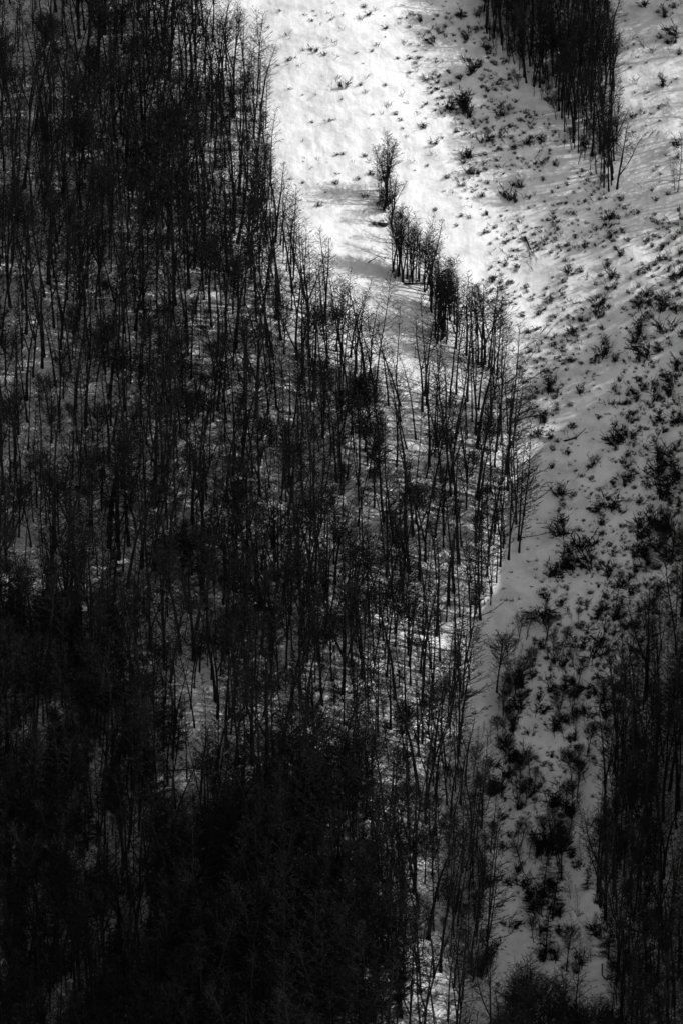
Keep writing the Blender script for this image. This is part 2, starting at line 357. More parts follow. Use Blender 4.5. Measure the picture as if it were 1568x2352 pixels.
RIMF_P, RIMF_UV = scatter(9000, 2.4, lambda u, v, x, y: poly_in(LEFT, u, v) * (np.interp(v, [b for a, b in EDGE_LINE], [a for a, b in EDGE_LINE]) - u < 42) * (v > 150) * np.where(v > 950, .5, .4) * (vnoise(y / 3.3, y * 0 + 7, 16) > .4), 29, (-30, 45, -130, 118))
YN2_P, YN2_UV = scatter(3000, 1.3, lambda u, v, x, y: np.maximum(poly_in([(1075, 1690), (1130, 1700), (1120, 1880), (1165, 2120), (1140, 2300), (1075, 2300)], u, v) * .6, poly_in([(1150, 1480), (1330, 1420), (1330, 2050), (1230, 2200), (1190, 1950), (1140, 1700)], u, v) * .85) * (vnoise(x / 4, y / 5, 72) > .42), 30, (20, 60, -120, 0))
GRU_P, GRU_UV = scatter(2500, 1.5, lambda u, v, x, y: poly_in(GROVE, u + 12, v - 20) * .5, 33, (15, 80, 20, 120))
UND_P, UND_UV = scatter(9000, 1.8, lambda u, v, x, y: poly_in(LEFT, u, v) * .25 * (vnoise(x / 6.5, y / 9, 11) > .45), 27, (-85, 35, -125, 118))
# trees on the flank above the gully, beyond the frame: their long shadows cross the upper snowfield; short ones added along the unseen crest fray its shadow edge
OFF_P, OFF_UV = scatter(5000, 3.6, lambda u, v, x, y: np.where(y < 22, (x > 104) * (x < 126) * .6, (u > 1600) * (.9 * (vnoise(x / 12, y / 14, 31) > .49)) * (1 - .3 * (v < 420))), 25, (72, 135, -125, 130))

TREES = []      # key, point, rotz, scale, leanx, leany, zone, uv
rt = random.Random(77)
def edge_u(v): return np.interp(v, [b for a, b in EDGE_LINE], [a for a, b in EDGE_LINE])
def add_tree(key, p, zone, uv, s=None, rz=None, lx=None, ly=None):
    TREES.append([key, np.array(p) - np.array([0, 0, .05]), rt.uniform(0, 6.28) if rz is None else rz, rt.choice((rt.uniform(.7, .95), rt.uniform(.95, 1.28), rt.uniform(.95, 1.28))) if s is None else s,
                  rt.gauss(0, .035 if rt.random() < .9 else .13) if lx is None else lx, rt.gauss(0, .05) if ly is None else ly, zone, (float(uv[0]), float(uv[1]))])
for p, uv in zip(LEFT_P, LEFT_UV):
    e = edge_u(uv[1]) - uv[0]
    if e < 45 and uv[1] > 900 and rt.random() < .55: add_tree(rt.choice(EDGE), p, 'left_edge', uv, rz=rt.gauss(0, .8), lx=rt.gauss(.04, .05))
    elif e < 60: add_tree(rt.choice(THIN + BEECH[:2] + EDGE[:1]), p, 'left_edge', uv, s=rt.uniform(.75, 1.0))
    else:
        r = rt.random(); li = ell(np.array([uv[0]]), np.array([uv[1]]), LIGHT)[0]; dk = ell(np.array([uv[0]]), np.array([uv[1]]), DARK)[0]
        if dk > .35 and r < .10: add_tree(rt.choice(EVER), p, 'left', uv)
        elif r < .16: add_tree(rt.choice(SLIM), p, 'left', uv)
        elif r < .26: add_tree(rt.choice(WIDE), p, 'left', uv, s=rt.uniform(.8, 1.0))
        else: add_tree(rt.choice(THIN if li > .3 else BEECH), p, 'left', uv)
for p, uv in zip(DENSE_P, DENSE_UV): add_tree(rt.choice(BEECH + WIDE + EVER + EVER) if uv[0] > 280 else rt.choice(BEECH + EVER + EVER + EVER), p, 'left', uv)
for p, uv in zip(GROVE_P, GROVE_UV): add_tree(rt.choice(BEECH + THIN + SLIM), p, 'grove', uv, s=rt.uniform(.75, .95))
for p, uv in zip(RIMF_P, RIMF_UV): add_tree(rt.choice(EDGE + THIN + BEECH[:3]) if uv[1] > 900 else rt.choice(THIN + BEECH[:3]), p, 'left_edge', uv, s=rt.uniform(.5, 1.0), rz=rt.gauss(0, 1.2), lx=rt.gauss(.03, .05))
for p, uv in zip(YN2_P, YN2_UV): add_tree(rt.choice(SLIM[:2] + WIDE + WIDE), p, 'gully', uv, s=rt.uniform(.16, .5), lx=rt.gauss(0, .15))
for p, uv in zip(GRU_P, GRU_UV): add_tree(rt.choice(SLIM[:1] + WIDE), p, 'grove', uv, s=rt.uniform(.18, .42), lx=rt.gauss(0, .12))
for p, uv in zip(YNG_P, YNG_UV): add_tree(rt.choice(SLIM + WIDE + EVER[:1]), p, 'right', uv, s=rt.uniform(.28, .6), lx=rt.gauss(-.02, .12))
for p, uv in zip(UND_P, UND_UV): add_tree(rt.choice(SLIM[:1] + WIDE + WIDE), p, 'under', uv, s=rt.uniform(.22, .5), lx=rt.gauss(.02, .12))
for p, uv in zip(RIGHT_P, RIGHT_UV): add_tree(rt.choice(BEECH + BEECH + EVER[:2] + SLIM), p, 'right', uv)
for p, uv in zip(BOT_P, BOT_UV): add_tree(rt.choice(WIDE + BEECH[:2]), p, 'bottom', uv)
for p, uv in zip(OFF_P, OFF_UV): add_tree(rt.choice(BEECH), p, 'flank', uv, s=rt.uniform(.2, .45) if p[1] < 22 else None)
# trees standing on their own or in small knots on the open snow: u, v of the foot, kind, size, lean
SINGLE = [(884, 468, 'beech_1', .86, .0), (893, 462, 'beech_3', .78, .03), (876, 455, 'slim_2', .9, -.03), (889, 448, 'beech_0', .8, .05), (880, 462, 'evergreen_0', .42, 0), (896, 468, 'evergreen_0', .38, 0), (886, 440, 'evergreen_0', .35, 0), (872, 470, 'evergreen_0', .3, 0), (907, 640, 'evergreen_0', .3, 0), (940, 652, 'evergreen_0', .28, 0), (970, 655, 'evergreen_0', .32, 0), (908, 560, 'beech_4', .55, .05), (918, 600, 'beech_2', .6, .0), (900, 520, 'slim_2', .7, .05), (947, 652, 'beech_0', .8, .06), (985, 690, 'beech_3', .8, .1), (1012, 755, 'beech_2', .9, .1), (1024, 790, 'beech_3', .95, .06), (996, 770, 'beech_6', .9, .08), (1045, 800, 'beech_5', .8, .0), (1070, 815, 'beech_2', .85, .0), (1042, 745, 'beech_4', .7, .06), (1052, 775, 'beech_0', .75, .04), (1078, 790, 'beech_6', .7, .0), (975, 670, 'beech_5', .7, .08), (868, 430, 'slim_2', .7, .0), (902, 490, 'beech_5', .5, .1), (901, 627, 'beech_0', .82, .08), (913, 634, 'beech_5', .86, .05), (925, 648, 'beech_2', .8, .03), (943, 637, 'beech_6', .8, .0), (954, 640, 'slim_2', 1.1, -.03), (962, 646, 'beech_4', .7, .05), (934, 642, 'beech_1', .78, .02), (918, 632, 'beech_3', .75, -.02),
          (972, 643, 'beech_3', .72, .22), (982, 652, 'thin_3', .75, .2), (1002, 788, 'beech_4', 1.05, .10), (1010, 784, 'beech_0', 1.02, .12), (1017, 776, 'beech_1', .95, .08), (990, 716, 'beech_2', .75, .1), (1006, 745, 'beech_6', .85, .1), (999, 710, 'beech_5', .7, .14), (1030, 736, 'slim_2', 1.0, .05), (1034, 734, 'slim_1', .9, .1), (1055, 769, 'slim_0', .9, -.04),
          (825, 735, 'slim_1', .8, .5), (1085, 826, 'thin_4', .95, -.04), (1098, 836, 'beech_4', 1.0, .01), (1120, 846, 'beech_1', 1.0, .0), (1133, 856, 'edge_1', 1.0, .03), (1092, 832, 'beech_0', .95, -.02), (1105, 842, 'beech_5', 1.0, .0), (1112, 836, 'beech_2', .95, .02), (1127, 850, 'edge_0', .95, .02), (1140, 862, 'edge_2', .95, .04), (1150, 868, 'beech_3', .8, .06), (1064, 770, 'slim_0', .8, -.02),
          (1140, 1590, 'wide_0', .95, .02), (1555, 440, 'slim_2', 1.0, .06), (1548, 437, 'slim_0', .8, .0), (1252, 1480, 'slim_0', .8, .02), (1445, 1500, 'slim_2', .9, .02), (1385, 1460, 'slim_1', .8, .0), (1412, 1410, 'slim_1', .9, .0),
          (1280, 1990, 'beech_6', .8, -.05), (1288, 2020, 'wide_1', .8, -.05), (1252, 2200, 'evergreen_1', 1.0, 0), (1268, 2110, 'evergreen_2', 1.05, .1), (1246, 2060, 'evergreen_1', 1.0, .1), (1287, 1960, 'evergreen_0', 1.1, 0), (1300, 2230, 'wide_0', .7, 0), (1390, 1990, 'wide_0', .8, .0),
          (765, 735, 'evergreen_0', .75, 0), (786, 725, 'evergreen_0', .6, 0), (740, 745, 'evergreen_0', .6, .0), (838, 1330, 'beech_6', .95, .55), (885, 1290, 'beech_4', .9, .42), (1124, 90, 'slim_2', 1.0, 0.0), (540, 130, 'beech_1', .7, 0), (558, 140, 'beech_4', .7, 0), (597, 215, 'beech_3', .95, 0)]
SINGLE += [(u + rt.uniform(-7, 7), v - rt.uniform(2, 12), rt.choice(BEECH), s * .8 if k[0] == 'b' else .5, lx) for u, v, k, s, lx in SINGLE if 870 < u < 1062 and v < 800 and k[0] in 'bs']
for q in range(46):
    u, v = rt.uniform(-15, 130), rt.uniform(1880, 2300); p = ground_at(u, v)
    if p is not None: add_tree(rt.choice(EVER + BEECH[:3]), p, 'left', (u, v), s=rt.uniform(.7, 1.1))
for u, v, k, s, lx in SINGLE:
    p = ground_at(u, v)
    if p is not None: add_tree(k, p, 'single', (u, v), s=s, lx=lx * .7, rz=rt.uniform(0, 6.28) if k[:4] != 'edge' else .2)

# shrubs and saplings read off the open ground (x, y, width) in four views of the slope
K = .3295
V1 = [(440, 345, 50), (660, 590, 50), (600, 300, 35), (270, 240, 30), (650, 200, 30), (820, 90, 40), (770, 130, 25), (940, 190, 30), (540, 265, 20), (520, 375, 30), (600, 395, 25), (880, 310, 30), (740, 365, 15), (800, 640, 35), (940, 590, 20), (950, 740, 35), (1010, 790, 35), (1050, 830, 25), (1160, 790, 35), (910, 790, 20), (600, 550, 30), (385, 1100, 30), (590, 1270, 35), (750, 1240, 25), (605, 1210, 15), (560, 840, 15), (350, 460, 25), (240, 450, 20), (195, 455, 15), (280, 620, 12), (370, 660, 12), (1110, 400, 25), (1165, 400, 25), (1220, 540, 50), (1090, 520, 30), (1160, 480, 40), (1240, 640, 25), (1200, 880, 40), (1280, 985, 60), (1320, 200, 80), (1250, 200, 40), (1290, 290, 60), (1180, 130, 50), (1130, 90, 40), (1400, 1190, 40), (1380, 740, 60), (1450, 700, 80), (1500, 770, 90), (1530, 800, 60), (1430, 900, 60), (1530, 1070, 80), (1545, 1190, 60), (810, 1360, 50), (1280, 1460, 25), (1530, 1510, 25), (1350, 1330, 15), (1410, 1340, 20), (800, 1080, 25), (520, 1340, 12), (370, 1270, 20), (285, 1250, 10), (960, 1390, 70), (920, 1440, 60), (940, 1230, 60), (1050, 1500, 50), (850, 1200, 50), (215, 75, 12), (445, 75, 16), (570, 20, 20), (530, 90, 20), (650, 105, 20), (560, 135, 14), (1370, 1230, 30), (880, 1550, 50), (1000, 1290, 40)]
V2 = [(100, 470, 100), (140, 440, 60), (60, 740, 90), (110, 850, 50), (310, 780, 70), (350, 920, 40), (380, 1020, 50), (490, 990, 60), (570, 970, 50), (440, 1280, 70), (330, 1360, 90), (400, 1390, 60), (170, 1350, 50), (70, 1060, 70), (120, 1200, 50), (680, 1140, 50), (580, 1140, 40), (180, 960, 70), (150, 970, 40), (1430, 580, 60), (1480, 270, 90), (1540, 350, 80), (1350, 360, 40), (1220, 800, 50), (1270, 780, 40), (1440, 90, 80), (1530, 1080, 60), (1120, 1380, 50), (870, 990, 50), (1380, 1390, 30), (1090, 1500, 50), (200, 1480, 50), (440, 1540, 40), (690, 1530, 35), (20, 100, 60), (20, 540, 40), (550, 450, 50), (590, 560, 60), (640, 690, 50), (1100, 850, 60), (1080, 960, 70), (1300, 320, 40), (1530, 220, 70), (1500, 30, 70), (1400, 250, 50), (1330, 940, 40), (1520, 1000, 50), (230, 330, 60), (60, 260, 60), (130, 90, 60), (390, 560, 40), (230, 700, 35), (1300, 30, 50), (1240, 570, 40), (1480, 730, 40)]
V4 = [(1040, 440, 60), (1070, 520, 80), (1060, 600, 70), (970, 720, 80), (1050, 740, 50), (960, 800, 60), (1010, 880, 60), (1020, 980, 70), (990, 1060, 90), (960, 1130, 60), (1240, 720, 70), (1310, 690, 90), (1320, 640, 70), (1410, 760, 70), (1440, 900, 80), (1470, 1000, 70), (1260, 920, 70), (1220, 980, 60), (1340, 1060, 90), (1390, 1040, 60), (1090, 1100, 60), (930, 1220, 40), (780, 900, 70), (770, 970, 50), (640, 1310, 80), (850, 1310, 90), (600, 650, 50), (860, 480, 60), (760, 500, 60), (900, 540, 40), (1130, 370, 50), (1100, 330, 50), (1150, 210, 50), (1310, 270, 60), (1370, 440, 50), (1450, 400, 50), (1490, 360, 30), (1540, 500, 90), (1530, 640, 80), (1070, 1330, 60), (1070, 1400, 70), (1190, 1340, 60), (1150, 1410, 50), (1340, 1330, 80), (1470, 1290, 120), (1520, 1250, 80), (1250, 1250, 40), (1370, 1380, 60), (1540, 1160, 80), (1400, 1520, 60), (1540, 1520, 80), (600, 1520, 50), (780, 1430, 40), (1250, 590, 50), (1270, 490, 40), (1060, 110, 60), (1040, 170, 60), (1060, 250, 50), (1470, 180, 35), (1540, 770, 70), (1560, 930, 70), (1130, 1250, 45), (700, 1350, 60), (520, 1330, 40), (480, 910, 50), (570, 920, 40), (440, 800, 40), (560, 780, 60), (640, 700, 50), (510, 400, 40), (500, 440, 30), (620, 290, 40), (770, 310, 45), (690, 270, 35), (690, 145, 30), (440, 150, 35), (350, 165, 25), (200, 85, 45), (180, 220, 35), (240, 425, 22), (330, 435, 40), (410, 490, 25), (790, 1120, 40), (850, 830, 50), (880, 310, 50), (1330, 1140, 40), (1430, 310, 50)]
V5 = [(600, 140, 60), (560, 240, 60), (640, 250, 60), (660, 330, 60), (770, 365, 50), (800, 180, 40), (1110, 260, 80), (1120, 300, 60), (950, 430, 60), (655, 455, 50), (725, 630, 90), (1190, 520, 110), (1180, 430, 70), (1080, 560, 80), (1060, 720, 110), (1040, 680, 60), (960, 770, 60), (1000, 850, 70), (1400, 380, 120), (1450, 420, 100), (1420, 480, 80), (1260, 700, 80), (1330, 600, 60), (1420, 640, 120), (1500, 700, 120), (730, 900, 110), (720, 840, 60), (900, 1020, 90), (1020, 930, 60), (1150, 870, 50), (770, 1040, 80), (790, 1140, 120), (650, 1210, 70), (720, 1160, 60), (940, 1150, 80), (1050, 1200, 90), (1120, 1270, 100), (1280, 930, 100), (1260, 870, 70), (760, 1310, 50), (560, 1350, 40), (640, 1370, 60), (700, 1410, 70), (600, 1500, 110), (1020, 1360, 60), (1000, 1450, 70), (1090, 1500, 100), (970, 1510, 70), (850, 1415, 35), (905, 1425, 35), (980, 1290, 50), (880, 1100, 50), (1080, 1070, 40), (980, 120, 45), (1220, 90, 40), (1380, 160, 60), (1540, 130, 90), (1530, 330, 80), (1530, 520, 90), (1330, 760, 70), (1400, 860, 90), (1380, 1000, 80), (1480, 900, 110), (1300, 1080, 80), (1380, 1150, 80), (1240, 1180, 60), (1480, 1100, 110), (1200, 1330, 70), (700, 90, 40), (740, 230, 40)]
V6 = [(590, 310, 80), (730, 320, 70), (840, 310, 80), (910, 390, 110), (980, 290, 70), (1110, 100, 80), (850, 180, 50), (690, 440, 70), (520, 510, 70), (440, 560, 120), (650, 610, 90), (740, 600, 60), (820, 560, 80), (950, 620, 100), (1000, 690, 90), (760, 670, 60), (430, 720, 110), (540, 760, 90), (670, 880, 110), (800, 830, 90), (380, 880, 100), (340, 960, 90), (500, 930, 50), (380, 1080, 130), (440, 1110, 100), (300, 1010, 60), (560, 1100, 50), (780, 1080, 70), (650, 1080, 50), (300, 1300, 120), (220, 1320, 90), (460, 1340, 90), (430, 1430, 80), (560, 1290, 40), (700, 1400, 110), (640, 1410, 70), (790, 1480, 80), (280, 1500, 80), (980, 540, 50), (350, 1220, 60), (340, 620, 90), (330, 740, 80), (480, 640, 80), (560, 680, 60), (1080, 600, 90), (1100, 480, 80), (1040, 780, 90), (900, 760, 60), (950, 880, 80), (200, 1000, 30), (260, 1140, 60)]
V7 = [(250, 160, 80), (310, 330, 70), (420, 480, 70), (230, 330, 60), (620, 300, 160), (560, 340, 120), (450, 560, 120), (780, 370, 80), (560, 650, 100), (600, 760, 160), (700, 780, 110), (700, 920, 60), (560, 880, 110), (350, 880, 70), (680, 1080, 110), (860, 1130, 80), (590, 1100, 80), (830, 800, 40), (870, 880, 30), (210, 1060, 120), (160, 1200, 120), (330, 860, 60), (1040, 1250, 60), (1030, 930, 100), (1180, 860, 90), (960, 700, 70), (360, 570, 90), (380, 240, 60), (160, 560, 120), (860, 470, 70), (830, 1180, 80), (740, 1150, 80)]
SHRUBS = []     # key, point, rz, scale, uv
for lst, ou, ov in ((V1, 574, 0), (V2, 1051, 0), (V4, 1051, 459), (V5, 1051, 918), (V6, 1051, 1378), (V7, 1051, 1835)):
    for x, y, s in lst:
        u, v = ou + x * K, ov + (y + .42 * s) * K; p = ground_at(u, v); wd = s * K * .0893
        if p is None: continue
        if s >= 42: SHRUBS.append((rt.choice(SHRUB), p, rt.uniform(0, 6.28), wd / 1.75 * rt.choice((.65, .85, 1, 1.05, 1.15, 1.4)) * rt.uniform(.9, 1.1) * (1.2 if s >= 60 and v < 1350 else 1), (u, v), wd))
        elif s >= 18: SHRUBS.append((rt.choice(SAP + LOW), p, rt.uniform(0, 6.28), wd / 1.0 * rt.uniform(.85, 1.1), (u, v), wd))
        else: SHRUBS.append((rt.choice(TUFT), p, rt.uniform(0, 6.28), rt.uniform(.5, .9), (u, v), wd))
# small stuff scattered thickly over the same ground
SCR_UP = [(950, 0), (1110, 60), (1200, 200), (1300, 330), (1400, 450), (1568, 520), (1700, 700), (1700, 1300), (1500, 1400), (1400, 1700), (1350, 1880), (1180, 1900), (1130, 1750), (1200, 1500), (1250, 1300), (1300, 1050), (1200, 930), (1180, 800), (1060, 620), (1010, 350)]
BARE = [(1395, 800, 40, 90), (1340, 980, 50, 90), (1190, 1380, 50, 70), (1120, 1660, 40, 80), (1000, 400, 60, 150), (1080, 560, 40, 80), (1330, 640, 30, 40), (1300, 1260, 40, 50), (1330, 1830, 30, 60)]
def d_scr(u, v, x, y):
    d = poly_in(SCR_UP, u, v) * np.clip((vnoise(x / 7, y / 7, 41) - .30) * 2.6, .12, 1); return d * (1 - np.minimum(1, 2 * ell(u, v, BARE)))
SCR_P, SCR_UV = scatter(15000, .75, d_scr, 42, (15, 85, -100, 118))
RIM = [(1440, 560), (1568, 480), (1700, 500), (1700, 1500), (1480, 1520), (1400, 1700), (1340, 1880), (1280, 1830), (1330, 1600), (1400, 1350), (1430, 1000)]
RIM_P, RIM_UV = scatter(1800, 1.3, lambda u, v, x, y: poly_in(RIM, u, v) * np.clip((vnoise(x / 6, y / 6, 44) - .3) * 2, 0, .8) * (1 - np.minimum(1, 2 * ell(u, v, BARE))), 45, (40, 95, -90, 80))
SMALL = [(rt.choice(SHRUB), p, rt.uniform(0, 6.28), rt.uniform(.45, 1.1), tuple(uv), 1.5) for p, uv in zip(RIM_P, RIM_UV)]
GF_P, GF_UV = scatter(5000, .8, lambda u, v, x, y: poly_in([(1170, 950), (1420, 700), (1500, 1200), (1300, 1900), (1300, 2200), (1150, 2200), (1090, 1750), (1110, 1500)], u, v) * .35, 46, (20, 75, -110, 60))
SMALL += [(rt.choice(TUFT), p, rt.uniform(0, 6.28), rt.uniform(.25, .7), tuple(uv), .4) for p, uv in zip(GF_P, GF_UV)]
SMALL += [(rt.choice(SAP + TUFT + LOW + LOW + LOW), p, rt.uniform(0, 6.28), rt.uniform(.35, .95), tuple(uv), .8) for p, uv in zip(SCR_P, SCR_UV)]
d_top = lambda u, v, x, y: poly_in([(640, 0), (960, 0), (1010, 350), (900, 480), (700, 480), (640, 300)], u, v) * .2 + poly_in([(900, 0), (1130, 0), (1180, 200), (1150, 480), (1000, 420)], u, v) * .6 + poly_in([(1420, 0), (1640, 0), (1640, 480), (1430, 420)], u, v) * .5
TOP_P, TOP_UV = scatter(1500, 1.2, d_top, 43, (-20, 90, 50, 130))
SMALL += [(rt.choice(TUFT + TUFT + SAP + LOW), p, rt.uniform(0, 6.28), rt.uniform(.35, .9), tuple(uv), .5) for p, uv in zip(TOP_P, TOP_UV)]
import sys; print(file=sys.stderr, *("LAYOUT", len(TREES), len(LEFT_P), len(DENSE_P), len(GROVE_P), len(RIGHT_P), len(BOT_P), len(OFF_P), len(SHRUBS), len(SMALL))) #( trees', len(TREES), 'left', len(LEFT_P), 'grove', len(GROVE_P), 'right', len(RIGHT_P), 'bottom', len(BOT_P), 'flank', len(OFF_P), 'shrubs', len(SHRUBS), 'small', len(SMALL))

# ------------------------------------------------------------------ placing things and masses
def place(name, key, p, rz, s, lx=0, ly=0, label='', cat='', group=None):
    tm, cm, n1, n2 = PROTO[key][:4]
    e = bpy.data.objects.new(name, None); sc.collection.objects.link(e); e.empty_display_size = .3
    e.matrix_world = Matrix.Translation(Vector(p)) @ Euler((-ly, lx, 0)).to_matrix().to_4x4() @ Euler((0, 0, rz)).to_matrix().to_4x4() @ Matrix.Scale(s, 4)
    e['label'] = label; e['category'] = cat
    if group: e['group'] = group
    for me, n in ((tm, n1), (cm, n2)):
        if me is None: continue
        o = bpy.data.objects.new(n, me); sc.collection.objects.link(o); o.parent = e
    return e
pcol = bpy.data.collections.new('plant_models')
PIDX = {}
def proto_collection():
    for i, k in enumerate(PK):
        tm, cm, n1, n2, T, C, m1, m2 = PROTO[k]
        me = bpy.data.meshes.new('model_%02d' % i); nv = len(T.v)
        me.from_pydata([tuple(a) for a in T.v + C.v], [], T.f + [tuple(j + nv for j in f) for f in C.f])
        me.materials.append(M[m1]); me.materials.append(M[m2])
        me.polygons.foreach_set('material_index', np.array([0] * len(T.f) + [1] * len(C.f)))
        o = bpy.data.objects.new('model_%02d' % i, me); pcol.objects.link(o); PIDX[k] = i
proto_collection()
def mass(name, items, label, cat):
    """items: (key, point, rx, ry, rz, scale)"""
    me = bpy.data.meshes.new(name); me.from_pydata([tuple(i[1]) for i in items], [], [])
    a = me.attributes.new('rot', 'FLOAT_VECTOR', 'POINT'); a.data.foreach_set('vector', np.array([i[2:5] for i in items], np.float32).ravel())
    a = me.attributes.new('scl', 'FLOAT', 'POINT'); a.data.foreach_set('value', np.array([i[5] for i in items], np.float32))
    a = me.attributes.new('idx', 'INT', 'POINT'); a.data.foreach_set('value', np.array([PIDX[i[0]] for i in items], np.int32))
    o = bpy.data.objects.new(name, me); sc.collection.objects.link(o); o['kind'] = 'stuff'; o['label'] = label; o['category'] = cat
    g = bpy.data.node_groups.new(name, 'GeometryNodeTree')
    g.interface.new_socket('Geometry', in_out='INPUT', socket_type='NodeSocketGeometry'); g.interface.new_socket('Geometry', in_out='OUTPUT', socket_type='NodeSocketGeometry')
    N = g.nodes.new; gi = N('NodeGroupInput'); go = N('NodeGroupOutput'); ip = N('GeometryNodeInstanceOnPoints'); ci = N('GeometryNodeCollectionInfo')
    ci.inputs['Collection'].default_value = pcol; ci.inputs['Separate Children'].default_value = True; ci.inputs['Reset Children'].default_value = True
    def attr(nm, ty):
        n = N('GeometryNodeInputNamedAttribute'); n.data_type = ty; n.inputs['Name'].default_value = nm; return n.outputs['Attribute']
    g.links.new(gi.outputs[0], ip.inputs['Points']); g.links.new(ci.outputs[0], ip.inputs['Instance']); ip.inputs['Pick Instance'].default_value = True
    e2r = N('FunctionNodeEulerToRotation'); g.links.new(attr('rot', 'FLOAT_VECTOR'), e2r.inputs[0]); g.links.new(e2r.outputs[0], ip.inputs['Rotation'])
    g.links.new(attr('idx', 'INT'), ip.inputs['Instance Index']); g.links.new(attr('scl', 'FLOAT'), ip.inputs['Scale']); g.links.new(ip.outputs[0], go.inputs[0])
    md = o.modifiers.new('scatter', 'NODES'); md.node_group = g; return o
NAMES = {'beech': ('beech_tree', 'tree'), 'edge': ('beech_tree', 'tree'), 'wide': ('beech_tree', 'tree'), 'slim': ('beech_tree', 'tree'), 'evergreen': ('evergreen_tree', 'evergreen tree'), 'shrub': ('shrub', 'shrub'), 'sapling': ('sapling', 'sapling'), 'tuft': ('twig_tuft', 'twigs')}
def to_item(t):
    m = Euler((-t[5], t[4], 0)).to_matrix() @ Euler((0, 0, t[2])).to_matrix(); e = m.to_euler()
    return (t[0], t[1], e.x, e.y, e.z, t[3])

# which plants show most: a small depth map of sample points decides who stands free and who is buried in the mass
def visibility(ents):
    rs = np.random.RandomState(3); smp = {}
    for k in PK:
        T, C = PROTO[k][4], PROTO[k][5]; a = np.array(T.v); b = np.array(C.v) if C.v else a
        smp[k] = np.concatenate([a[rs.randint(0, len(a), 110)], b[rs.randint(0, len(b), 260)]])
    W, H = 400, 600; pix = []; dep = []; own = []
    for j, (k, p, rz, s, lx, ly) in enumerate(ents):
        m = np.array(Euler((-ly, lx, 0)).to_matrix() @ Euler((0, 0, rz)).to_matrix()); P = smp[k] @ m.T * s + p
        d = P - CAM; z = d @ FWD; u = (784 + FPX * d[:, 0] / z) * W / 1568; v = (1176 - FPX * (d @ UPV) / z) * H / 2352
        ok = (u >= 0) & (u < W) & (v >= 0) & (v < H)
        pix.append((v[ok].astype(int) * W + u[ok].astype(int))); dep.append(z[ok]); own.append(np.full(ok.sum(), j))
    pix = np.concatenate(pix); dep = np.concatenate(dep); own = np.concatenate(own); o = np.lexsort((dep, pix)); pix = pix[o]; own = own[o]
    first = np.r_[True, pix[1:] != pix[:-1]]; return np.bincount(own[first], minlength=len(ents))
ENT = [(t[0], t[1], t[2], t[3], t[4], t[5]) for t in TREES] + [(k, p, rz, s_, 0, 0) for k, p, rz, s_, uv, wd in SHRUBS + SMALL]
VIS = visibility(ENT); NT = len(TREES); ALLS = SHRUBS + SMALL
def kind_of(k): return k.rsplit('_', 1)[0]
def top(idx, n, least=2):
    idx = [i for i in idx if VIS[i] >= least]; return sorted(idx, key=lambda i: -VIS[i])[:n]
free = [i for i in range(NT) if TREES[i][6] == 'single']
BIG = set(free) | set(top([i for i in range(NT) if kind_of(TREES[i][0]) != 'evergreen' and TREES[i][6] not in ('single', 'flank')], 300 - sum(kind_of(TREES[i][0]) != 'evergreen' for i in free), 3))
BIG |= set(top([i for i in range(NT) if kind_of(TREES[i][0]) == 'evergreen'], 280, 4))
SHR = set(NT + i for i in range(len(ALLS)) if False)
SHR |= set(top([NT + i for i, e in enumerate(ALLS) if kind_of(e[0]) in ('shrub', 'bushlet')], 300, 2))
SHR |= set(top([NT + i for i, e in enumerate(ALLS) if kind_of(e[0]) == 'sapling'], 200, 2))
SHR |= set(NT + i for i, e in enumerate(ALLS) if kind_of(e[0]) == 'tuft' and i < len(SHRUBS))

